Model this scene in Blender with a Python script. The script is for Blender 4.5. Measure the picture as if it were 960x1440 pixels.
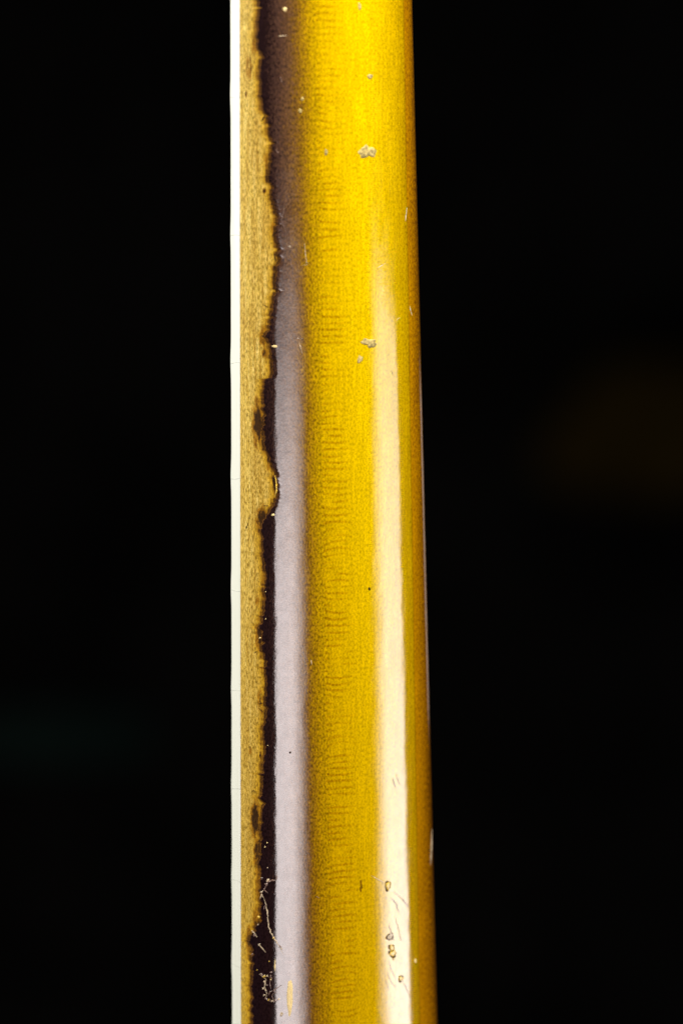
import bpy, math, random
import numpy as np

for o in list(bpy.data.objects):
    bpy.data.objects.remove(o)
scene = bpy.context.scene
C = scene.collection
rng = random.Random(7)
R = math.radians

# ------------------------------------------------------------------ camera
D = 0.80                       # camera to the middle of the neck, metres
K0 = 0.17e-3                   # metres of the place per photograph pixel at that distance
TAU = R(7.0)                   # the neck leans, top towards the camera
cd = bpy.data.cameras.new("camera")
cam = bpy.data.objects.new("camera", cd)
C.objects.link(cam)
cam.location = (0, -D, 0)
cam.rotation_euler = (R(90), 0, 0)
cd.sensor_fit = 'VERTICAL'
cd.sensor_height = 36.0
cd.lens = 36.0 * D / (1440 * K0)
cd.clip_start = 0.02
cd.clip_end = 60
cd.dof.use_dof = True
cd.dof.focus_distance = D + 0.000
cd.dof.aperture_fstop = cd.lens / 22.0
scene.camera = cam

# ------------------------------------------------------------------ light
w = bpy.data.worlds.new("World")
scene.world = w
w.use_nodes = True
w.node_tree.nodes["Background"].inputs[0].default_value = (0.8, 0.85, 1.0, 1)
w.node_tree.nodes["Background"].inputs[1].default_value = 0.004

scene.view_settings.view_transform = 'Standard'
scene.view_settings.look = 'None'
scene.view_settings.exposure = 0
scene.view_settings.gamma = 1
scene.view_settings.use_curve_mapping = False


def softbox(name, az, el, dist, sx, sy, radiance, col, edge=None, roll=0.0, target=(0, 0, 0), low=None):
    """A rectangular softbox lamp. az: degrees to the right of the camera's
    side, el: degrees up; edge = softness of (left, right, bottom, top)."""
    ld = bpy.data.lights.new(name, 'AREA')
    ld.shape = 'RECTANGLE'
    ld.size, ld.size_y = sx, sy
    ld.color = col
    ld.energy = radiance * math.pi * sx * sy
    o = bpy.data.objects.new(name, ld)
    C.objects.link(o)
    a, e = R(az), R(el)
    d = np.array([math.sin(a) * math.cos(e), -math.cos(a) * math.cos(e), math.sin(e)])
    o.location = np.array(target) + d * dist
    from mathutils import Vector, Matrix
    q = Vector(-d).to_track_quat('-Z', 'Y')
    o.rotation_euler = (q.to_matrix() @ Matrix.Rotation(R(roll), 3, 'Z')).to_euler()
    if edge:
        ld.use_nodes = True
        nt = ld.node_tree
        em = nt.nodes["Emission"]
        g = nt.nodes.new("ShaderNodeNewGeometry")
        sp = nt.nodes.new("ShaderNodeSeparateXYZ")
        nt.links.new(g.outputs["Parametric"], sp.inputs[0])
        outs = []
        for idx, (lo, hi) in zip((0, 0, 1, 1), edge):
            m = nt.nodes.new("ShaderNodeMapRange")
            m.interpolation_type = 'SMOOTHSTEP'
            m.inputs[1].default_value = lo
            m.inputs[2].default_value = hi
            nt.links.new(sp.outputs[idx], m.inputs[0])
            outs.append(m.outputs[0])
        v = outs[0]
        if low is not None:      # a softbox hung low: its upper end is dimmer
            m = nt.nodes.new("ShaderNodeMapRange")
            for k_, q_ in zip(range(1, 5), (1.0, 0.15, low, 1.0)):
                m.inputs[k_].default_value = q_
            nt.links.new(sp.outputs[1], m.inputs[0])
            outs.append(m.outputs[0])
        for x in outs[1:]:
            mu = nt.nodes.new("ShaderNodeMath")
            mu.operation = 'MULTIPLY'
            nt.links.new(v, mu.inputs[0])
            nt.links.new(x, mu.inputs[1])
            v = mu.outputs[0]
        nt.links.new(v, em.inputs["Strength"])
    return o


#LIGHTS
softbox("front_softbox", -9, -18, 1.6, 1.42, 0.72, 12.6, (1, 0.89, 0.875), edge=((0.07, 0.115), (0.90, 0.48), (0.0, 0.02), (1.0, 0.50)))
softbox("right_softbox", 83, -12.5, 0.9, 0.50, 0.42, 12.5, (0.985, 0.965, 1.0), edge=((-0.03, 0.42), (0.98, 0.90), (0.0, 0.02), (1.0, 0.95)), roll=2, low=0.30)
softbox("top_softbox", 35, 60, 0.50, 0.22, 0.22, 66, (1, 0.94, 0.84), target=(0, 0, 0.10))
softbox("left_softbox", -106, 24, 0.65, 0.3, 0.45, 15, (1, 0.99, 0.93), target=(0, 0, 0.03))
softbox("rim_softbox", 158, -1, 1.2, 0.22, 0.20, 0.6, (1, 0.85, 0.75))
#ENDLIGHTS

# ------------------------------------------------------------------ neck geometry (local frame of the neck, metres)
A_ROT = R(29)
WV = np.array([math.cos(A_ROT), math.sin(A_ROT)])      # bass to treble side
BV = np.array([math.sin(A_ROT), -math.cos(A_ROT)])     # out of the back
ct, st = math.cos(TAU), math.sin(TAU)


def project(x, y, z):
    yw = y * ct - z * st
    zw = y * st + z * ct
    s = D / (D + yw)
    return 480 + x * s / K0, 720 - zw * s / K0


def z_of(ypx):
    v = (720 - ypx) * K0
    return v / (ct + v * st / D)


def y_of(z):
    return project(0, 0, z)[1]


def lin(y, tab):
    return np.interp(y, [a for a, b in tab], [b for a, b in tab])


X_WOOD = [(-400, 336.2), (0, 337.2), (1440, 338.9), (1800, 339.3)]
X_RIGHT = [(-400, 568.5), (0, 578.5), (1440, 612.5), (1800, 621)]


def depth_of(z):
    return 0.0162 + (0 - z) * 0.006


TG = np.linspace(0, math.pi, 721)


def prof(t, z, wd, xc, off=0.0):
    """Point of the back profile, pushed out by off along its normal."""
    d = depth_of(z)
    a, b = wd * (1 - np.cos(t)), d * np.sin(t)
    na, nb = -np.cos(t) / wd, np.sin(t) / d
    n = np.sqrt(na * na + nb * nb)
    a = a + off * na / n
    b = b + off * nb / n
    return xc + a * WV[0] + b * BV[0], a * WV[1] + b * BV[1]


def fit(ypx):
    z = z_of(ypx)
    k = K0 * (D - z * st) / D
    xc = (lin(ypx, X_WOOD) - 480) * k
    lo, hi = 0.012, 0.045
    for _ in range(40):
        m = (lo + hi) / 2
        x, y = prof(TG, z, m, xc)
        px, _ = project(x, y, np.full_like(x, z))
        if px.max() < lin(ypx, X_RIGHT):
            lo = m
        else:
            hi = m
    return z, xc, m


_f = [fit(y) for y in (-300, 0, 360, 720, 1080, 1440, 1740)]
_z = np.array([f[0] for f in _f])
PX = np.polyfit(_z, [f[1] for f in _f], 1)
PW = np.polyfit(_z, [f[2] for f in _f], 1)


def xc_of(z):
    return np.polyval(PX, z)


def w_of(z):
    return np.polyval(PW, z)


def t_at(xpx, z):
    x, y = prof(TG, z, w_of(z), xc_of(z))
    px, _ = project(x, y, np.full_like(x, z))
    i = int(np.argmax(px))
    return float(np.interp(xpx, px[:i + 1], TG[:i + 1]))


def surf(xpx, ypx, off=0.0):
    """Local point and normal of the neck's surface that the photograph shows at a pixel."""
    z = z_of(ypx)
    for _ in range(4):
        t = t_at(xpx, z)
        x, y = prof(t, z, w_of(z), xc_of(z))
        _, py = project(x, y, z)
        z += (py - ypx) * K0
    t = t_at(xpx, z)
    d, wd = depth_of(z), w_of(z)
    x, y = prof(t, z, wd, xc_of(z), off)
    n2 = -math.cos(t) / wd * WV + math.sin(t) / d * BV
    n2 /= np.linalg.norm(n2)
    return np.array([x, y, z]), np.array([n2[0], n2[1], 0.0]), t


#ANALYSIS_END
# ------------------------------------------------------------------ helpers
def mesh_obj(name, verts, faces, mat, parent=None, smooth=True, attrs=None, kind=None, label=None):
    me = bpy.data.meshes.new(name)
    me.from_pydata([tuple(v) for v in verts], [], faces)
    me.update()
    if attrs:
        for k, v in attrs.items():
            a = me.attributes.new(k, 'FLOAT', 'POINT')
            a.data.foreach_set("value", np.asarray(v, dtype=np.float32))
    if smooth:
        me.polygons.foreach_set("use_smooth", [True] * len(me.polygons))
    me.materials.append(mat)
    o = bpy.data.objects.new(name, me)
    C.objects.link(o)
    if parent:
        o.parent = parent
    if kind:
        o["kind"] = kind
    if label:
        o["label"] = label
    return o


class NT:
    """Small node-graph builder."""
    def __init__(self, name):
        self.m = bpy.data.materials.new(name)
        self.m.use_nodes = True
        self.t = self.m.node_tree
        self.b = self.t.nodes["Principled BSDF"]

    def n(self, kind, **kw):
        x = self.t.nodes.new(kind)
        for k, v in kw.items():
            setattr(x, k, v)
        return x

    def put(self, sock, v):
        if isinstance(v, bpy.types.NodeSocket):
            self.t.links.new(v, sock)
        else:
            sock.default_value = v

    def attr(self, name):
        return self.n("ShaderNodeAttribute", attribute_name=name).outputs["Fac"]

    def math(self, op, a, b=0.0, c=0.0, clamp=False):
        x = self.n("ShaderNodeMath", operation=op, use_clamp=clamp)
        for s, v in zip(x.inputs, (a, b, c)):
            self.put(s, v)
        return x.outputs[0]

    def vec(self, x, y, z=0.0):
        c = self.n("ShaderNodeCombineXYZ")
        for s, v in zip(c.inputs, (x, y, z)):
            self.put(s, v)
        return c.outputs[0]

    def noise(self, v, scale=1.0, detail=2.0, rough=0.5, dist=0.0):
        x = self.n("ShaderNodeTexNoise")
        self.put(x.inputs["Vector"], v)
        x.inputs["Scale"].default_value = scale
        x.inputs["Detail"].default_value = detail
        x.inputs["Roughness"].default_value = rough
        x.inputs["Distortion"].default_value = dist
        return x.outputs[0]

    def rng(self, v, a, b, c=0.0, d=1.0, smooth=True):
        x = self.n("ShaderNodeMapRange")
        x.interpolation_type = 'SMOOTHSTEP' if smooth else 'LINEAR'
        for s, q in zip(x.inputs, (v, a, b, c, d)):
            self.put(s, q)
        return x.outputs[0]

    def ramp(self, v, stops):
        x = self.n("ShaderNodeValToRGB")
        cr = x.color_ramp
        while len(cr.elements) < len(stops):
            cr.elements.new(0.5)
        for e, (p, c) in zip(cr.elements, stops):
            e.position = p
            e.color = (*c, 1)
        self.put(x.inputs[0], v)
        return x.outputs[0]

    def mix(self, f, a, b, mode='MIX'):
        x = self.n("ShaderNodeMix", data_type='RGBA', blend_type=mode)
        self.put(x.inputs[0], f)
        for s, v in ((x.inputs[6], a), (x.inputs[7], b)):
            if isinstance(v, tuple):
                v = (*v, 1)
            self.put(s, v)
        return x.outputs[2]

    def bump(self, h, strength, dist, normal=None):
        x = self.n("ShaderNodeBump")
        x.inputs["Strength"].default_value = strength
        x.inputs["Distance"].default_value = dist
        self.put(x.inputs["Height"], h)
        if normal is not None:
            self.put(x.inputs["Normal"], normal)
        return x.outputs[0]

    def set(self, **kw):
        for k, v in kw.items():
            s = self.b.inputs[k.replace("_", " ")]
            if isinstance(v, tuple) and len(v) == 3 and s.type == 'RGBA':
                v = (*v, 1)
            self.put(s, v)
        return self.m


# ------------------------------------------------------------------ materials
def lacquer_material():
    g = NT("sunburst_lacquer")
    q, u, v, sr = g.attr("burst"), g.attr("arc"), g.attr("along"), g.attr("seam")
    # wobble the burst a little so that its fades are not ruled lines
    wob = g.noise(g.vec(g.math('MULTIPLY', u, 0.25), g.math('MULTIPLY', v, 0.05)), 1, 3)
    fine = g.noise(g.vec(g.math('MULTIPLY', u, 2.4), g.math('MULTIPLY', v, 1.0), 4.0), 1, 2)
    q2 = g.math('ADD', q, g.math('MULTIPLY', g.math('SUBTRACT', wob, 0.5), 0.05))
    q2 = g.math('ADD', q2, g.math('MULTIPLY', g.math('SUBTRACT', fine, 0.5), 0.16))
    col = g.ramp(g.math('MULTIPLY', q2, 0.8), [(p * 0.8, c) for p, c in [
        (0.00, (0.012, 0.006, 0.009)),
        (0.155, (0.022, 0.010, 0.010)),
        (0.22, (0.078, 0.038, 0.025)),
        (0.285, (0.140, 0.068, 0.024)),
        (0.335, (0.20, 0.098, 0.008)),
        (0.39, (0.36, 0.205, 0.002)),
        (0.46, (0.53, 0.340, 0.0)),
        (0.72, (0.61, 0.415, 0.0)),
        (0.86, (0.46, 0.298, 0.0)),
        (0.945, (0.33, 0.190, 0.0)),
        (0.98, (0.21, 0.105, 0.001)),
        (1.02, (0.07, 0.028, 0.003)),
        (1.18, (0.02, 0.009, 0.006))]])
    # maple flecks: short strokes along the grain
    f1 = g.noise(g.vec(g.math('MULTIPLY', u, 3.0), g.math('MULTIPLY', v, 1.35)), 1, 3, 0.6)
    f2 = g.noise(g.vec(g.math('MULTIPLY', u, 1.6), g.math('MULTIPLY', v, 0.10)), 1, 3, 0.6)
    weak = g.rng(q, 0.40, 0.50, 0.0, 1.0)
    lowf = g.math('ADD', 0.42, g.math('MULTIPLY', weak, 0.30))
    fl = g.rng(f1, 0.36, 0.58, lowf, 1.12)
    st_ = g.rng(f2, 0.3, 0.7, 0.84, 1.08)
    tone = g.math('MULTIPLY', fl, st_)
    # curly figure: little bowed bars across the grain in a band by the glue line
    uc = g.math('SUBTRACT', q, 0.52)
    bow = g.math('MULTIPLY', g.math('MULTIPLY', uc, uc), 120.0)
    sgn = g.math('SUBTRACT', g.noise(g.vec(0.0, g.math('MULTIPLY', v, 0.06)), 1, 1), 0.5)
    jit = g.noise(g.vec(g.math('MULTIPLY', u, 0.22), g.math('MULTIPLY', v, 0.4)), 1, 2)
    cv = g.math('ADD', v, g.math('MULTIPLY', bow, g.math('MULTIPLY', sgn, 7.0)))
    bars = g.math('SINE', g.math('ADD', g.math('MULTIPLY', cv, 4.0), g.math('MULTIPLY', jit, 3.5)))
    gate = g.noise(g.vec(g.math('MULTIPLY', u, 0.13), g.math('MULTIPLY', cv, 0.40), 7.0), 1, 2)
    patch = g.noise(g.vec(g.math('MULTIPLY', u, 0.10), g.math('MULTIPLY', v, 0.06), 3.0), 1, 2)
    band = g.math('MULTIPLY', g.rng(q, 0.427, 0.445), g.rng(q, 0.52, 0.63, 1.0, 0.0))
    bm = g.math('MULTIPLY', g.rng(bars, -0.2, 1.0), g.math('MULTIPLY', band, g.rng(gate, 0.36, 0.54)))
    bm = g.math('MULTIPLY', bm, g.rng(patch, 0.36, 0.56, 0.35, 1.0))
    bm = g.math('MULTIPLY', bm, g.rng(f1, 0.35, 0.6, 1.0, 0.7))
    # faint glue line and the outer lamination
    gl = g.rng(g.math('ABSOLUTE', g.math('SUBTRACT', q, 0.427)), 0.0, 0.006, 0.80, 1.0)
    tone = g.math('MULTIPLY', tone, gl)
    lam = g.rng(sr, -0.8, 0.6)
    ln = g.rng(g.math('ABSOLUTE', sr), 0.0, 1.4, 0.72, 1.0)
    tone = g.math('MULTIPLY', tone, ln)
    col = g.mix(1.0, col, g.vec(tone, tone, tone), 'MULTIPLY')
    col = g.mix(g.math('MULTIPLY', bm, 1.0), col, (0.68, 0.55, 0.5), 'MULTIPLY')
    col = g.mix(lam, col, (1.05, 0.83, 0.8), 'MULTIPLY')
    # light falling off towards the lower end, put into the finish colour
    col = g.mix(g.rng(v, 40.0, -130.0, 0.0, 1.0), col, (0.88, 0.80, 0.8), 'MULTIPLY')
    # surface: fine grain telegraphing through the gloss, slow waviness
    wav = g.noise(g.vec(g.math('MULTIPLY', u, 0.22), g.math('MULTIPLY', v, 0.10)), 1, 2)
    pit = g.noise(g.vec(g.math('MULTIPLY', u, 2.6), g.math('MULTIPLY', v, 1.4)), 1, 2)
    n1 = g.bump(wav, 0.16, 0.00035)
    n2 = g.bump(pit, 0.16, 0.00006, n1)
    smear = g.noise(g.vec(g.math('MULTIPLY', u, 0.5), g.math('MULTIPLY', v, 0.12)), 1, 4)
    mot = g.noise(g.vec(g.math('MULTIPLY', u, 0.7), g.math('MULTIPLY', v, 0.35), 6.0), 1, 5, 0.7)
    g.set(Base_Color=col, Roughness=0.6, Specular_IOR_Level=0.0,
          Coat_Weight=g.rng(mot, 0.30, 0.70, 0.86, 1.0), Coat_IOR=1.6, Coat_Roughness=g.rng(smear, 0.3, 0.7, 0.05, 0.11),
          Coat_Normal=n2, Normal=n2)
    return g.m


def wood_material():
    g = NT("bare_maple")
    u, v, ed, stn = g.attr("arc"), g.attr("along"), g.attr("edge"), g.attr("stain")
    f1 = g.noise(g.vec(g.math('MULTIPLY', u, 4.6), g.math('MULTIPLY', v, 1.0)), 1, 4, 0.62)
    f2 = g.noise(g.vec(g.math('MULTIPLY', u, 1.4), g.math('MULTIPLY', v, 0.08)), 1, 4, 0.6)
    f3 = g.noise(g.vec(g.math('MULTIPLY', u, 5.5), g.math('MULTIPLY', v, 0.45), 5.0), 1, 2, 0.5)
    f4 = g.noise(g.vec(g.math('MULTIPLY', u, 0.5), g.math('MULTIPLY', v, 0.05), 9.0), 1, 3, 0.5)
    base = g.ramp(f2, [(0.30, (0.42, 0.235, 0.018)), (0.48, (0.80, 0.555, 0.100)), (0.70, (0.93, 0.72, 0.23))])
    base = g.mix(g.rng(f4, 0.4, 0.65, 0.0, 0.5), base, (0.60, 0.37, 0.06))
    # dimmer light at the lower end, put into the wood as a deeper honey
    base = g.mix(g.rng(v, 60.0, -110.0, 0.0, 0.62), base, (0.50, 0.30, 0.030))
    # what is left of the finish: yellow, then brown, towards the broken edge
    en = g.math('ADD', ed, g.math('MULTIPLY', g.math('SUBTRACT', f2, 0.5), -12.0))
    en = g.math('ADD', en, g.math('MULTIPLY', g.math('SUBTRACT', f1, 0.5), -13.0))
    yel = g.rng(en, 2.0, 15.0, 1.0, 0.0)
    base = g.mix(g.math('MULTIPLY', yel, 0.9), base, (0.68, 0.39, 0.008))
    base = g.mix(g.rng(en, 2.0, 6.0, 0.85, 0.0), base, (0.22, 0.085, 0.003))
    f5 = g.noise(g.vec(g.math('MULTIPLY', u, 1.1), g.math('MULTIPLY', v, 0.45), 2.0), 1, 4, 0.7)
    s2 = g.math('ADD', g.math('MULTIPLY', g.math('SUBTRACT', f1, 0.5), 1.1), g.math('MULTIPLY', g.math('SUBTRACT', f5, 0.5), 2.4))
    s2 = g.math('ADD', stn, g.math('MULTIPLY', s2, g.rng(stn, 0.02, 0.3)))
    base = g.mix(g.rng(s2, 0.08, 0.42), base, (0.40, 0.18, 0.004))
    brn = g.math('MAXIMUM', g.rng(en, 0.2, 2.6, 1.0, 0.0), g.rng(s2, 0.42, 0.85))
    base = g.mix(g.math('MULTIPLY', brn, 0.93), base, (0.026, 0.008, 0.001))
    fl = g.rng(f1, 0.37, 0.56, 0.36, 1.06)
    fl = g.math('MULTIPLY', fl, g.rng(f3, 0.32, 0.55, 0.55, 1.06))
    base = g.mix(1.0, base, g.vec(fl, g.math('POWER', fl, 1.12), g.math('POWER', fl, 2.0)), 'MULTIPLY')
    h = g.math('ADD', f1, g.math('MULTIPLY', f3, 0.5))
    g.set(Base_Color=base, Roughness=0.7, Specular_IOR_Level=0.12, Normal=g.bump(h, 0.55, 0.00012))
    return g.m


def binding_material():
    g = NT("cream_celluloid")
    tc = g.n("ShaderNodeTexCoord").outputs["Object"]
    mp = g.n("ShaderNodeMapping")
    mp.inputs["Scale"].default_value = (900, 900, 30)
    g.put(mp.inputs[0], tc)
    n = g.noise(mp.outputs[0], 1, 3)
    col = g.ramp(n, [(0.3, (0.76, 0.78, 0.66)), (0.7, (0.81, 0.825, 0.725))])
    g.set(Base_Color=col, Roughness=0.38, Normal=g.bump(n, 0.1, 0.00005))
    return g.m


def plain(name, col, rough=0.5, metal=0.0, var=0.3, scale=900.0, coat=0.0, spec=0.5):
    g = NT(name)
    tc = g.n("ShaderNodeTexCoord").outputs["Object"]
    n = g.noise(tc, scale, 3, 0.6)
    k = g.rng(n, 0.3, 0.7, 1 - var, 1 + var)
    c = g.mix(1.0, col, g.vec(k, k, k), 'MULTIPLY')
    g.set(Base_Color=c, Roughness=rough, Metallic=metal, Coat_Weight=coat, Coat_Roughness=0.1, Specular_IOR_Level=spec,
          Normal=g.bump(n, 0.3, 0.00008))
    return g.m


M_LAC = lacquer_material()
M_WOOD = wood_material()
M_BIND = binding_material()
M_ROSE = plain("dark_rosewood", (0.035, 0.018, 0.012), 0.5, scale=300)
M_FRET = plain("nickel_silver", (0.55, 0.53, 0.48), 0.3, 1.0, 0.1)
M_SEAM = plain("seam_grime", (0.40, 0.42, 0.36), 0.7)
M_FLAKE = plain("grey_flake", (0.36, 0.275, 0.085), 0.8, var=0.5, scale=1300)
M_PALE = plain("pale_scuff", (0.52, 0.41, 0.26), 0.6, var=0.5, scale=2500, coat=0.2)
M_AMBER = plain("amber_bare_spot", (0.62, 0.40, 0.03), 0.5, var=0.3, scale=2000, coat=0.6)
M_CREAM = plain("cream_bare_spot_glint", (0.80, 0.62, 0.26), 0.5, var=0.12, scale=2000)
M_DARK = plain("dark_crack", (0.03, 0.014, 0.005), 0.8, var=0.3, spec=0.05)
M_KNOT = plain("brown_knot", (0.17, 0.085, 0.002), 0.8, var=0.5, scale=2500, spec=0.0)
M_CLEAR = plain("scuffed_lacquer", (0.17, 0.105, 0.08), 0.3, var=0.6, scale=2500, coat=1.0)

# ------------------------------------------------------------------ the neck
neck = bpy.data.objects.new("guitar_neck", None)
C.objects.link(neck)
neck.rotation_euler = (TAU, 0, 0)
neck.empty_display_size = 0.02
neck["label"] = "yellow sunburst lacquered guitar neck with white binding and worn bare wood edge"
neck["category"] = "guitar neck"

EDGE = [(363.2, 0), (364, 22), (361.8, 44), (360.3, 61), (361, 70), (367.3, 75), (368.8, 82), (364.7, 93), (364.2, 105),
        (366, 125), (367, 143), (369.8, 157), (374, 162), (377, 175), (380.7, 192), (381.5, 210), (380, 226),
        (376.4, 242), (376.4, 254), (381.5, 266), (381.5, 279), (386.6, 285), (388, 295), (389.5, 309), (385.8, 321),
        (385.8, 331), (388.8, 343), (390, 355), (392.4, 363), (388, 375), (387.3, 384), (384.4, 395), (387.3, 407),
        (383.6, 415), (382, 431), (378.5, 442), (377, 454), (375.6, 466), (377.8, 482), (378.5, 490), (380.7, 505),
        (383, 520), (381.0, 528), (370.5, 532), (369, 540), (368.3, 555), (369.8, 569), (368.3, 587), (369, 608),
        (372.7, 626), (377.8, 642), (381.5, 652), (385.8, 664), (387, 676), (388.8, 690), (387.3, 701), (381.5, 704),
        (378.5, 714), (374, 725), (368.3, 734), (367, 746), (368.3, 760), (369.8, 775), (369, 781), (372, 792),
        (371.3, 808), (372.7, 815), (371.3, 826), (372.7, 841), (368.3, 866), (365.4, 887), (367, 905), (371.3, 921),
        (373.4, 936), (374, 953), (372.7, 972), (374, 990), (371.3, 1009), (368.3, 1023), (372.7, 1044), (371.3, 1061),
        (369.8, 1076), (366.9, 1093), (367.6, 1111), (369.8, 1128), (367.6, 1140), (366, 1153), (366.9, 1168),
        (366, 1179), (364.8, 1195), (363.3, 1205), (365.8, 1225), (364, 1243), (364, 1267), (366.7, 1288), (360, 1298),
        (354, 1307), (351.7, 1315), (354.7, 1333), (353.7, 1350), (355, 1367), (353.7, 1383), (354, 1400),
        (353.7, 1417), (355.8, 1430), (355.8, 1440)]
EY = np.array([y for x, y in EDGE], float)
EX = np.array([x for x, y in EDGE], float)
nr = np.random.RandomState(3)


def smooth_noise(y, step, seed):
    r = np.random.RandomState(seed).rand(4000) - 0.5
    p = (np.asarray(y) + 1000.0) / step
    i = np.floor(p).astype(int)
    f = p - i
    f = f * f * (3 - 2 * f)
    return r[i % 4000] * (1 - f) + r[(i + 1) % 4000] * f


_sp = np.random.RandomState(12)
SPY = np.sort(_sp.rand(150) * 1500 - 30)
SPA = (_sp.rand(150) - 0.45) * 11 * _sp.rand(150)
SPW = 1.6 + 3.2 * _sp.rand(150)


def splinters(y):
    y = np.asarray(y, float)[..., None]
    return (SPA * np.clip(1 - np.abs(y - SPY) / SPW, 0, 1)).sum(-1)


def edge_px(y):
    y = np.asarray(y, float)
    return np.interp(y, EY, EX) + splinters(y) + 2.4 * smooth_noise(y, 5.5, 1) + 2.2 * smooth_noise(y, 2.1, 2) \
        - 5.0 * np.clip(np.abs(smooth_noise(y, 3.1, 8)) - 0.33, 0, 1) + 4.0 * smooth_noise(y, 14, 9) * (smooth_noise(y, 40, 10) > 0.05) \
        + np.where((y < 0) | (y > 1440), 6 * smooth_noise(y, 25, 5), 0)


# rows: one per photograph pixel where the photograph looks, coarser outside
rows_y = np.concatenate([np.arange(-420, -24, 8.0), np.arange(-24, 1464, 1.2), np.arange(1464, 1840, 8.0)])
rows_z = np.array([z_of(y) for y in rows_y])
NR = len(rows_z)

# t of a pixel column, all rows at once (coarse table, interpolated along the neck)
PXT = []
for z in rows_z:
    x, y = prof(TG, z, w_of(z), xc_of(z))
    px, _ = project(x, y, np.full_like(x, z))
    PXT.append(px)
PXT = np.array(PXT)
SIL = PXT.argmax(1)


def arc_of(z):
    x, y = prof(TG, z, w_of(z), xc_of(z))
    return np.concatenate([[0], np.cumsum(np.hypot(np.diff(x), np.diff(y)))]) * 1000


def row_fields(i, t):
    """attributes on row i at the parameters t"""
    z, yp = rows_z[i], rows_y[i]
    arc = np.interp(t, TG, arc_of(z))
    s = SIL[i]
    px = np.interp(t, TG, PXT[i])
    xr = PXT[i][s]
    over = t > TG[s]
    aS = np.interp(TG[s], TG, arc_of(z))
    # past the silhouette the burst goes on by arc length
    q = (px - 338) / (xr - 338)
    q = np.where(over, 1 + (arc - aS) / 40.0, q)
    q = q - 0.025 * np.clip(yp / 1440, -0.3, 1.3) * np.clip((1.02 - q) / 0.5, 0, 1)
    seam = np.where(over, 50, px - np.interp(yp, [0, 1440], [566.5, 589.0]))
    return arc, q, seam, px


def grid_faces(nr_, nc):
    return [(r * nc + c, r * nc + c + 1, (r + 1) * nc + c + 1, (r + 1) * nc + c)
            for r in range(nr_ - 1) for c in range(nc - 1)]


# lacquer: a thin shell over the back with a broken edge along the bass side
LAC = 0.00016
tE = np.array([np.interp(edge_px(y), PXT[i][:SIL[i] + 1], TG[:SIL[i] + 1]) for i, y in enumerate(rows_y)])
NC = 78
fr = np.concatenate([np.linspace(0, 0.05, 8), 0.05 + 0.95 * np.linspace(0, 1, NC - 7)[1:]])
V, AT = [], {"burst": [], "arc": [], "along": [], "seam": []}
lift = 0.15 + 0.45 * (smooth_noise(rows_y, 7, 11) + 0.5)
for i, z in enumerate(rows_z):
    tE2 = tE[i]
    tt = tE2 + (math.pi - tE2) * fr
    off = np.full(len(tt), LAC)
    off[0] = LAC * 0.20
    off[1] = LAC * (0.50 + 0.10 * lift[i])
    off[2] = LAC * (0.75 + 0.1 * lift[i])
    off[3] = LAC * 0.93
    x, y = prof(tt, z, w_of(z), xc_of(z), off)
    x0, y0 = prof(tt[:1], z, w_of(z), xc_of(z), -0.00015)
    xs, ys = np.concatenate([x0, x]), np.concatenate([y0, y])
    arc, q, seam, px = row_fields(i, np.concatenate([tt[:1], tt]))
    V.append(np.stack([xs, ys, np.full(len(xs), z)], 1))
    AT["burst"].append(q)
    AT["arc"].append(arc)
    AT["along"].append(np.full(len(xs), z * 1000))
    AT["seam"].append(seam)
V = np.concatenate(V)
AT = {k: np.concatenate(v) for k, v in AT.items()}
M_RIM = plain("broken_lacquer_edge", (0.085, 0.034, 0.005), 0.9, var=0.7, scale=2500, spec=0.05)
lacquer = mesh_obj("lacquer", V, grid_faces(NR, NC + 2 - 1), M_LAC, neck, attrs=AT,
                   label="glossy sunburst lacquer, dark brown fading to yellow, with a broken edge")

lacquer.data.materials.append(M_RIM)
mi = np.zeros(len(lacquer.data.polygons), dtype=np.int32).reshape(NR - 1, NC)
mi[:, :2] = 1
lacquer.data.polygons.foreach_set("material_index", mi.ravel())
# maple: the body of the neck, bare along the bass side
STAINS = [(363, 592, 7, 27, 1.25), (369, 726, 8, 15, 1.2), (366, 888, 6, 20, 1.0), (359, 1147, 5.5, 22, 1.45), (361, 1192, 4, 22, 0.9),
          (364, 1215, 5, 40, 0.55), (362, 1292, 6, 16, 0.8), (371, 470, 5, 16, 0.7), (372.5, 494, 4, 8, 0.8),
          (357, 68, 4, 12, 0.45), (350, 96, 5, 18, 0.38), (384, 318, 4, 9, 0.55), (374, 226, 4, 10, 0.4),
          (366, 985, 5, 22, 0.4), (372, 820, 5, 22, 0.5), (379, 655, 4, 12, 0.35), (350, 1320, 4, 20, 0.6),
          (346, 132, 1.6, 4, 0.9), (371.8, 268, 2.0, 3.0, 1.3), (362, 840, 3, 9, 0.45), (352, 1052, 2, 5, 0.6)]
cols = np.concatenate([np.linspace(0, 1, 44)])
V, AT = [], {"arc": [], "along": [], "edge": [], "stain": []}
for i, z in enumerate(rows_z):
    t1 = tE[i] + 0.05
    tt = np.concatenate([cols * t1, np.linspace(t1, math.pi, 20)[1:]])
    bulge = 0.00005 * np.sin(np.clip(tt / t1, 0, 1) * math.pi)
    x, y = prof(tt, z, w_of(z), xc_of(z), bulge)
    arc, q, seam, px = row_fields(i, tt)
    e = edge_px(rows_y[i]) - px
    s = np.zeros(len(tt))
    for (sx, sy, rx, ry, am) in STAINS:
        s = np.maximum(s, am * np.exp(-((px - sx) / rx) ** 2 - ((rows_y[i] - sy) / ry) ** 2))
    V.append(np.stack([x, y, np.full(len(x), z)], 1))
    AT["arc"].append(arc)
    AT["along"].append(np.full(len(x), z * 1000))
    AT["edge"].append(np.where(tt > t1, -9, e))
    AT["stain"].append(s)
ncw = len(tt)
V = np.concatenate(V)
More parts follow.
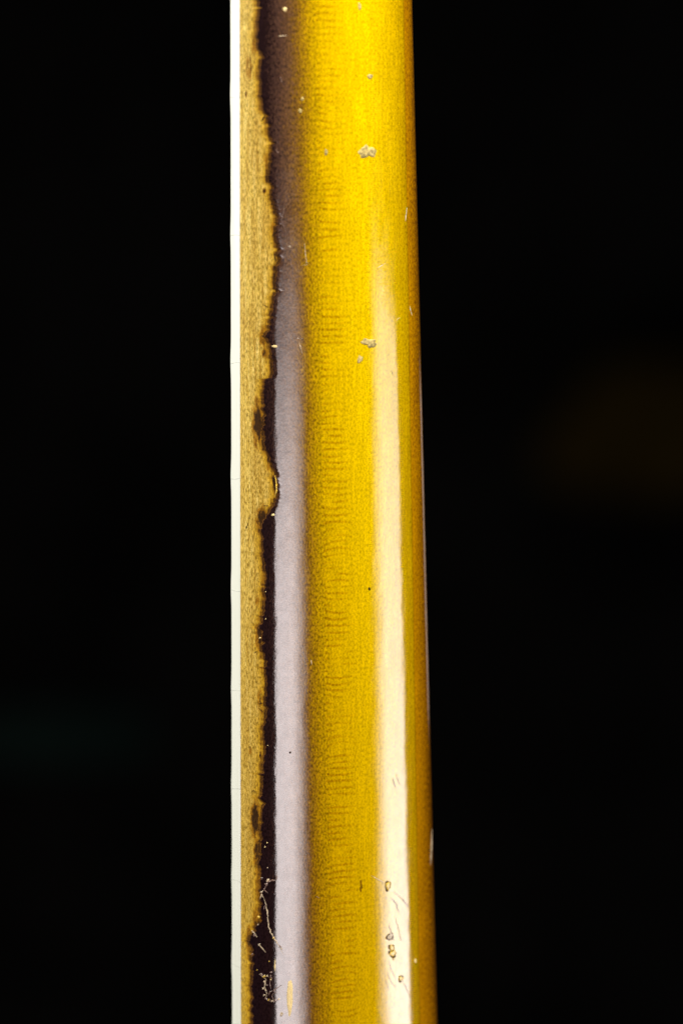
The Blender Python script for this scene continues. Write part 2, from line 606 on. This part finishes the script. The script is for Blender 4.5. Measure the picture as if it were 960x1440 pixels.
AT = {k: np.concatenate(v) for k, v in AT.items()}
maple = mesh_obj("maple_wood", V, grid_faces(NR, ncw), M_WOOD, neck, attrs=AT,
                 label="bare tan maple showing between white binding and broken lacquer")

# ------------------------------------------------------------------ fretboard, binding, frets
BH = 0.00510                                      # height of the binding
FRETS_Y = [-72, 135, 330, 510, 672, 830, 972, 1110, 1240, 1360, 1474, 1580]


def lf(z, s, h):
    """local point: s along bass->treble from the neck's corner, h out of the back"""
    return np.array([xc_of(z) + s * WV[0] + h * BV[0], s * WV[1] + h * BV[1], z])


def strip(name, mat, sfun, ys, prof_pts, label=None):
    V = []
    for y in ys:
        z = z_of(y)
        for p in prof_pts(y, z):
            V.append(lf(z, *p))
    n = len(prof_pts(0, 0))
    F = []
    for r in range(len(ys) - 1):
        for c in range(n):
            c2 = (c + 1) % n
            F.append((r * n + c, (r + 1) * n + c, (r + 1) * n + c2, r * n + c2))
    F.append(tuple(range(n)))
    F.append(tuple(reversed([(len(ys) - 1) * n + c for c in range(n)])))
    o = mesh_obj(name, V, F, mat, neck, label=label)
    return o


def nib(y):
    """the binding's top edge: scalloped a touch between the fret ends"""
    k = max(math.exp(-((y - f) / 20.0) ** 2) for f in FRETS_Y)
    return 0.00030 * k


def bind_prof(side):
    def f(y, z):
        wfull = 2 * w_of(z)
        top = -BH + 0.00005 - nib(y) - 0.00012 * float(smooth_noise(y, 60, 21))
        r = 0.00025
        p = [(0.00003, -0.00002), (-0.00001, -0.0003), (-0.00003, -BH * 0.5), (0.0, top + 2 * r), (r * 0.4, top + r * 0.6), (r * 1.3, top),
             (0.0016, top), (0.0018, top + r), (0.0018, -0.00002)]
        if side:
            p = [(wfull - s, h) for s, h in p][::-1]
        return p
    return f


ys_b = np.concatenate([np.arange(-420, -20, 20), np.arange(-20, 1460, 4), np.arange(1460, 1841, 20)])
binding = strip("binding", M_BIND, None, ys_b, bind_prof(0), "white plastic binding strip along the bass edge")
strip("binding", M_BIND, None, ys_b, bind_prof(1), "white plastic binding strip along the far edge")


def board(y, z):
    wf = 2 * w_of(z)
    e = 0.00183
    out = [(e, -0.00004)]
    for a in np.linspace(0, 1, 9):
        s = e + (wf - 2 * e) * a
        out.append((s, -BH - 0.0009 * (1 - (2 * a - 1) ** 2) + 0.0001))
    out.append((wf - e, -0.00004))
    return out


strip("fretboard", M_ROSE, None, np.array([-420, 0, 720, 1440, 1840.0]), board)
for fy in FRETS_Y:
    z = z_of(fy)
    wf = 2 * w_of(z)
    V, F = [], []
    N = 12
    for k in range(N + 1):
        a = k / N
        s = 0.0019 + (wf - 0.0038) * a
        h = -BH - 0.0009 * (1 - (2 * a - 1) ** 2)
        for dz, dh in ((-0.0012, 0.0002), (-0.0007, -0.0008), (0, -0.0011), (0.0007, -0.0008), (0.0012, 0.0002)):
            V.append(lf(z + dz, s, h + dh))
    for k in range(N):
        for c in range(4):
            F.append((k * 5 + c, k * 5 + c + 1, (k + 1) * 5 + c + 1, (k + 1) * 5 + c))
    F += [(4, 3, 2, 1, 0), tuple(N * 5 + c for c in range(5))]
    mesh_obj("fret", V, F, M_FRET, neck)

# hairline seams across the binding at the fret ends
for fy, on in zip(FRETS_Y, (0, 1, 1, 1, 1, 1, 1, 1, 1, 1, 0, 0)):
    if not on:
        continue
    z = z_of(fy + 1)
    V, F = [], []
    hs = np.linspace(-BH * 0.98, -0.0001, 9)
    ph = rng.random() * 6
    for k, h in enumerate(hs):
        zz = z + 0.00022 * math.sin(ph + k * 0.35) + 0.0004 * (h / BH)
        wd = 0.00005 + 0.00003 * rng.random()
        for dz, s in ((-wd, 0.0), (0, -0.00007), (wd, 0.0)):
            V.append(lf(zz + dz, s, h))
    for k in range(8):
        for c in range(2):
            F.append((k * 3 + c, k * 3 + c + 1, (k + 1) * 3 + c + 1, (k + 1) * 3 + c))
    mesh_obj("seam", V, F, M_SEAM, binding)


# ------------------------------------------------------------------ chips, scratches and cracks
def on_surf(x, y, off):
    p, n, t = surf(x, y, off)
    return p


def pad(name, cx, cy, rx, ry, mat, parent, h=0.00005, base=LAC, seed=0, jag=0.25, rot=0.0, n=18, dish=False):
    """an irregular flake (or, dished, the rim of a chip) lying on the curved surface"""
    r = random.Random(seed * 31 + int(cx * 7 + cy))
    V, F = [], []
    ph = [r.random() * 6.28 for _ in range(4)]
    rings = [(1.0, -0.00003), (0.92, h), (0.55, h * (0.2 if dish else 1.15)), ]
    for rad, off in rings:
        for k in range(n):
            a = 2 * math.pi * k / n
            j = 1 + jag * (0.5 * math.sin(2 * a + ph[0]) + 0.4 * math.sin(3 * a + ph[1]) + 0.35 * math.sin(5 * a + ph[2]) + 0.3 * math.sin(8 * a + ph[3]))
            dx, dy = rx * rad * j * math.cos(a), ry * rad * j * math.sin(a)
            c, s = math.cos(rot), math.sin(rot)
            V.append(on_surf(cx + dx * c - dy * s, cy + dx * s + dy * c, base + off))
    V.append(on_surf(cx, cy, base + h * (0.2 if dish else 1.15)))
    for q in range(len(rings) - 1):
        for k in range(n):
            k2 = (k + 1) % n
            F.append((q * n + k, q * n + k2, (q + 1) * n + k2, (q + 1) * n + k))
    o = (len(rings) - 1) * n
    for k in range(n):
        F.append((o + k, o + (k + 1) % n, len(V) - 1))
    F = [tuple(reversed(f)) for f in F]
    return mesh_obj(name, V, F, mat, parent)


def scratch(name, pts, wd, mat, parent, h=0.00006, base=LAC, seed=0, wob=0.4, step=2.0):
    """a ridge or groove of ragged width following a polyline given on the surface"""
    r = random.Random(seed * 17 + int(pts[0][0] * 3 + pts[0][1]))
    P = []
    for (x0, y0), (x1, y1) in zip(pts[:-1], pts[1:]):
        L = math.hypot(x1 - x0, y1 - y0)
        m = max(1, int(L / step))
        for k in range(m):
            P.append((x0 + (x1 - x0) * k / m, y0 + (y1 - y0) * k / m))
    P.append(pts[-1])
    V, F = [], []
    N = len(P)
    for k, (x, y) in enumerate(P):
        a, b = P[max(0, k - 1)], P[min(N - 1, k + 1)]
        tx, ty = b[0] - a[0], b[1] - a[1]
        L = math.hypot(tx, ty) or 1
        nx, ny = -ty / L, tx / L
        env = min(1, 0.15 + 3 * min(k, N - 1 - k) / max(1, N - 1))
        ww = wd * env * (0.55 + 0.9 * r.random())
        x += (r.random() - 0.5) * wob
        y += (r.random() - 0.5) * wob
        for s_, off in ((-1, -0.00003), (-0.35, h * (0.6 + 0.7 * r.random())), (0.35, h * (0.6 + 0.7 * r.random())), (1, -0.00003)):
            V.append(on_surf(x + nx * ww * s_, y + ny * ww * s_, base + off))
    for k in range(N - 1):
        for c in range(3):
            F.append((k * 4 + c, (k + 1) * 4 + c, (k + 1) * 4 + c + 1, k * 4 + c + 1))
    return mesh_obj(name, V, F, mat, parent)


L_ = lacquer
# flakes and chips in the yellow
pad("chip", 515.5, 213.5, 11, 9.5, M_FLAKE, L_, seed=1, jag=0.33, n=30)
pad("chip", 519.5, 107.5, 3.6, 3.6, M_FLAKE, L_, seed=2)
pad("chip", 422, 156, 2.8, 3, M_FLAKE, L_, seed=3)
pad("chip", 425, 139, 2.0, 3, M_FLAKE, L_, seed=4)
pad("chip", 505, 9, 2.0, 5, M_FLAKE, L_, seed=5)
pad("chip", 400.5, 13, 2.6, 3.4, M_CREAM, L_, seed=6)
pad("chip", 519, 482, 10, 6.5, M_FLAKE, L_, seed=8, jag=0.4, n=24)
pad("chip", 505.5, 505, 4.2, 4.6, M_FLAKE, L_, seed=9, jag=0.4)
pad("chip", 458, 214, 2, 5, M_FLAKE, L_, seed=10)
# chips in the right-hand gleam near the bottom
for (x, y, rx, ry, m, sd) in [(544.5, 1245.5, 3.6, 5.6, M_AMBER, 1), (547.3, 1317, 3.4, 5.0, M_CLEAR, 2), (549.8, 1333, 3.6, 4.2, M_AMBER, 3),
                              (551, 1341, 4.2, 4.6, M_AMBER, 4), (552, 1348, 1.6, 1.2, M_AMBER, 5), (562.5, 1376, 3.0, 3.8, M_AMBER, 6)]:
    rim = pad("chip", x, y, rx * 1.35, ry * 1.25, M_DARK if m is not M_CLEAR else M_DARK, L_, h=0.00003, seed=sd, jag=0.3, rot=0.3)
    pad("chip_floor", x + 0.3, y, rx, ry, m if m is not M_CLEAR else M_PALE, L_, h=0.00006, seed=sd, jag=0.3, rot=0.3)
pad("chip", 583, 1351, 1.4, 3, M_CREAM, L_, seed=7)
pad("chip", 407.6, 1402, 4.4, 25, M_CREAM, L_, h=0.00004, seed=12, jag=0.12, n=30)
pad("chip", 396, 1426, 2.0, 3.6, M_PALE, L_, seed=13, rot=0.5)
pad("chip", 408, 1058, 1.5, 1.7, M_DARK, L_, h=0.00003, seed=14)
pad("knot", 507, 1246, 2.2, 7.5, M_KNOT, L_, h=0.00002, seed=15, jag=0.5)
pad("chip", 518.5, 828, 1.6, 2.6, M_DARK, L_, h=0.00002, seed=16, rot=-0.6)
# scratches in the gloss
SCR = [([(391, 51), (404, 50)], 1.2, M_PALE), ([(405.5, 346), (410, 348)], 1.3, M_PALE),
       ([(405, 349), (408, 362), (412, 384), (415, 404)], 0.6, M_CLEAR), ([(428, 340), (429, 356), (431.5, 372), (424, 374)], 0.8, M_PALE),
       ([(571, 292), (569, 311)], 0.9, M_PALE), ([(541, 370), (530, 377)], 0.7, M_PALE), ([(549, 521), (552, 528)], 0.6, M_DARK),
       ([(420, 479), (423, 490), (425, 497)], 0.7, M_PALE), ([(409, 475), (427, 476)], 0.35, M_CLEAR),
       ([(401, 286), (396, 310), (404, 330)], 0.7, M_CLEAR), ([(394, 108), (397, 116)], 1.4, M_CLEAR), ([(388, 210), (392, 216)], 1.4, M_CLEAR),
       ([(521, 1231), (530, 1236), (541, 1242)], 0.9, M_PALE), ([(551, 1252), (562, 1262), (570, 1272)], 0.8, M_PALE),
       ([(564, 1262), (569, 1270), (574, 1276)], 0.8, M_CLEAR), ([(565, 1380), (571, 1391), (575, 1401), (577, 1410)], 1.0, M_PALE),
       ([(568, 1384), (573, 1396)], 0.6, M_DARK), ([(546, 1350), (549, 1363), (556, 1378)], 0.6, M_CLEAR), ([(543, 1366), (550, 1382), (557, 1390)], 0.6, M_CLEAR),
       ([(541, 1378), (546, 1390)], 0.5, M_CLEAR), ([(606.0, 1166), (605.6, 1190), (604.2, 1216)], 1.2, M_PALE),
       ([(575, 430), (578, 444)], 0.6, M_PALE), ([(555, 452), (561, 446)], 0.5, M_PALE), ([(443, 1260), (450, 1263)], 0.5, M_CLEAR),
       ([(437, 927), (438, 935)], 1.0, M_PALE), ([(391, 778), (392, 785)], 0.7, M_PALE), ([(389, 640), (389, 640.1)], 0.4, M_PALE),
       ([(387.2, 1348), (386.7, 1366)], 1.1, M_CREAM), ([(364, 1327), (368, 1332), (374, 1339)], 0.8, M_PALE),
       ([(397, 1384), (390, 1389), (384, 1393)], 0.8, M_CLEAR)]
for k, (p, wd, m) in enumerate(SCR):
    scratch("scratch", p, wd * (0.62 if p[0][1] < 1000 else 0.85), m, L_, h=0.00004, seed=k)
for k, p in enumerate([[(371, 1372), (374, 1378), (372, 1388), (375, 1396), (374, 1403)], [(376, 1372), (382, 1375), (379, 1384), (382, 1391)],
                       [(373, 1403), (379, 1407), (386, 1408), (393, 1405)], [(366, 1370), (371, 1374)], [(385, 1392), (379, 1396), (376, 1401)],
                       [(374, 1270), (371, 1279)], [(368, 1256), (366, 1264)], [(372, 1250), (376, 1256)], [(389, 1324), (395, 1331), (397, 1336)],
                       [(355, 1308), (359, 1314), (362, 1318)], [(385, 1408), (383, 1399), (390, 1394)], [(546, 1300), (549, 1310), (553, 1322)],
                       [(555, 1290), (559, 1305), (563, 1324)], [(548, 1262), (556, 1270), (560, 1283)], [(551, 1095), (555, 1108)], [(556, 1088), (561, 1104)]]):
    scratch("scratch", p, 0.75, M_CLEAR if k % 3 else M_PALE, L_, h=0.00009, seed=200 + k, wob=1.3)
# the long crusty gouge in the dark finish
scratch("gouge", [(390, 1225), (388.5, 1237), (377, 1240), (373, 1249), (368, 1256)], 1.2, M_CLEAR, L_, h=0.00012, seed=40, wob=1.6)
scratch("gouge", [(368, 1256), (374, 1270), (376.5, 1284), (377.5, 1301), (383, 1316), (391, 1327), (398.5, 1342)], 0.85, M_PALE, L_, h=0.00010, seed=41, wob=1.2)
CR = [(377, 1238, 2.2), (374, 1243, 1.6), (368.5, 1254, 1.8), (380, 1239, 1.5), (385, 1319, 1.7), (387, 1322, 1.6), (393, 1332, 1.5), (396, 1334, 1.3),
      (368.5, 1370, 2.2), (372, 1373, 1.9), (376, 1372, 1.5), (381.5, 1367, 1.7), (372, 1380, 1.7), (376, 1385, 1.6), (381, 1377, 1.4), (370.5, 1390, 1.3),
      (375, 1394, 1.3), (372, 1399, 1.6), (374, 1404, 1.8), (378, 1406, 1.7), (383, 1407, 1.7), (388, 1406.5, 1.8), (392, 1405, 2.0), (386, 1393, 1.4),
      (362, 1364, 0.9), (376.5, 1220, 0.8), (358.5, 1315, 2.4), (365, 1328.5, 1.5), (355.5, 1342, 1.2), (364.5, 1289.5, 2.4), (363.5, 1300, 1.4), (368.5, 1235, 1.2),
      (384, 724, 1.9), (377.5, 783, 1.6), (374, 870, 1.0), (372, 890, 0.9), (374, 832, 0.8), (385, 698, 2.0), (381, 1372, 1.1), (379, 1351.5, 0.7), (366, 897, 1.1),
      (386, 676, 1.4), (388.5, 681, 1.1), (379, 1072, 0.6), (377, 1048, 0.7), (374.5, 1021, 0.8), (376, 1185, 0.9), (380, 967, 0.8), (373, 1191, 0.9), (375, 1009, 0.9)]
for k, (x, y, r) in enumerate(CR):  # crumbs below; the upper ones are sparkles of the gloss painted as pale specks
    if y < 1200 and k % 2:
        continue
    m = (M_PALE, M_CLEAR, M_PALE, M_CLEAR, M_AMBER)[k % 5] if y > 1230 else (M_PALE if k % 2 else M_CREAM)
    pad("crumb_glint", x, y, r * rng.uniform(0.5, 0.85), r * rng.uniform(0.7, 1.2), m, L_, h=0.00012, seed=k, jag=0.4, n=9, rot=rng.random())
pad("flake", 386.5, 479 + 8, 4.0, 1.6, M_CREAM, L_, seed=90, h=0.0001)
scratch("flake", [(387.0, 668), (388.6, 678), (389, 690), (386.5, 699)], 1.0, M_AMBER, L_, h=0.00022, seed=91)

# cracks and splinters in the bare wood
CRK = [([(367.5, 171), (370, 167), (373.2, 162)], 0.9), ([(381, 333), (386, 328), (391, 323)], 0.8), ([(386, 354), (386.5, 361), (388, 369)], 0.9),
       ([(369, 427), (373, 430), (378.5, 433)], 0.5), ([(350, 733), (348.5, 738), (346, 743.5)], 1.0), ([(357.5, 919), (361.5, 915.5)], 0.9),
       ([(364, 989.5), (369.5, 989)], 0.7), ([(364.5, 996), (367, 999), (370.5, 1001)], 0.8), ([(367, 975), (366, 983), (366, 992)], 0.5),
       ([(366.5, 1056), (365, 1066)], 0.8), ([(354, 1114), (357, 1111), (361, 1116)], 0.4), ([(351, 725), (350, 731)], 0.5),
       ([(370, 711), (378, 711)], 0.5), ([(384, 668), (385, 678), (386, 688)], 1.3), ([(370, 780), (383, 778)], 0.8), ([(352.5, 1049), (352, 1054)], 0.8),
       ([(352, 78), (353, 88)], 0.6), ([(357, 52), (358, 60)], 0.6), ([(354, 92), (352, 104)], 0.6), ([(345.5, 130), (346.5, 134)], 0.9)]
for k, (p, wd) in enumerate(CRK):
    scratch("crack", p, wd, M_DARK, maple, h=0.00003, base=0.00006 if p[0][0] < 380 else LAC, seed=60 + k, wob=0.3)

# ------------------------------------------------------------------ what little the dark behind shows
def at(xpx, ypx, Y):
    k = K0 * (D + Y) / D
    return ((xpx - 480) * k, Y, (720 - ypx) * k)


def thing_mesh(name, verts, faces, mat, label, cat):
    o = mesh_obj(name, verts, faces, mat)
    o["label"] = label
    o["category"] = cat
    return o


def rounded(cx, cy, cz, rx, ry, rz, e=2.6, nu=40, nv=20, lump=0.0):
    V, F = [], []
    def p(v, m):
        return math.copysign(abs(v) ** (2 / m), v)
    for j in range(nv + 1):
        b = -math.pi / 2 + math.pi * j / nv
        for i in range(nu):
            a = 2 * math.pi * i / nu
            k = 1 + lump * math.sin(2 * b + 0.6) * math.cos(a)
            V.append((cx + rx * k * p(math.cos(b), e) * p(math.cos(a), e), cy + ry * p(math.cos(b), e) * p(math.sin(a), e), cz + rz * p(math.sin(b), e)))
    for j in range(nv):
        for i in range(nu):
            F.append((j * nu + i, j * nu + (i + 1) % nu, (j + 1) * nu + (i + 1) % nu, (j + 1) * nu + i))
    return V, F


M_BACK = plain("black_drape", (0.018, 0.0175, 0.0165), 0.95, scale=3, spec=0.0)
M_BROWN = plain("dim_amber_wood", (0.060, 0.040, 0.008), 0.7, scale=4, spec=0.0)
M_TEAL = plain("dim_teal_paint", (0.010, 0.021, 0.018), 0.8, scale=4, spec=0.0)
M_MAR = plain("dim_maroon_cloth", (0.014, 0.007, 0.007), 0.9, scale=4)

x, y, z = at(925, 605, 4.0)
V, F = rounded(x, y, z, 0.185, 0.06, 0.105, 2.0, lump=0.25)
thing_mesh("background_object", V, F, M_BROWN, "dim amber brown rounded shape far out of focus in the dark right of the neck", "background object")
x, y, z = at(60, 1035, 3.0)
V, F = rounded(x - 0.05, y, z, 0.18, 0.03, 0.034, 5)
thing_mesh("background_bar", V, F, M_TEAL, "dim dark teal horizontal bar far out of focus at lower left", "background object")

# a black drape hangs behind everything
V, F = [], []
nx_, nz_ = 160, 4
for j in range(nz_ + 1):
    for i in range(nx_ + 1):
        xx = -6 + 12 * i / nx_
        V.append((xx, 5.2 + 0.05 * math.sin(xx * 9) + 0.03 * math.sin(xx * 23 + 1), -4 + 8 * j / nz_))
for j in range(nz_):
    for i in range(nx_):
        F.append((j * (nx_ + 1) + i, j * (nx_ + 1) + i + 1, (j + 1) * (nx_ + 1) + i + 1, (j + 1) * (nx_ + 1) + i))
mesh_obj("backdrop", V, F, M_BACK, kind='structure', label="black backdrop hanging behind the neck")
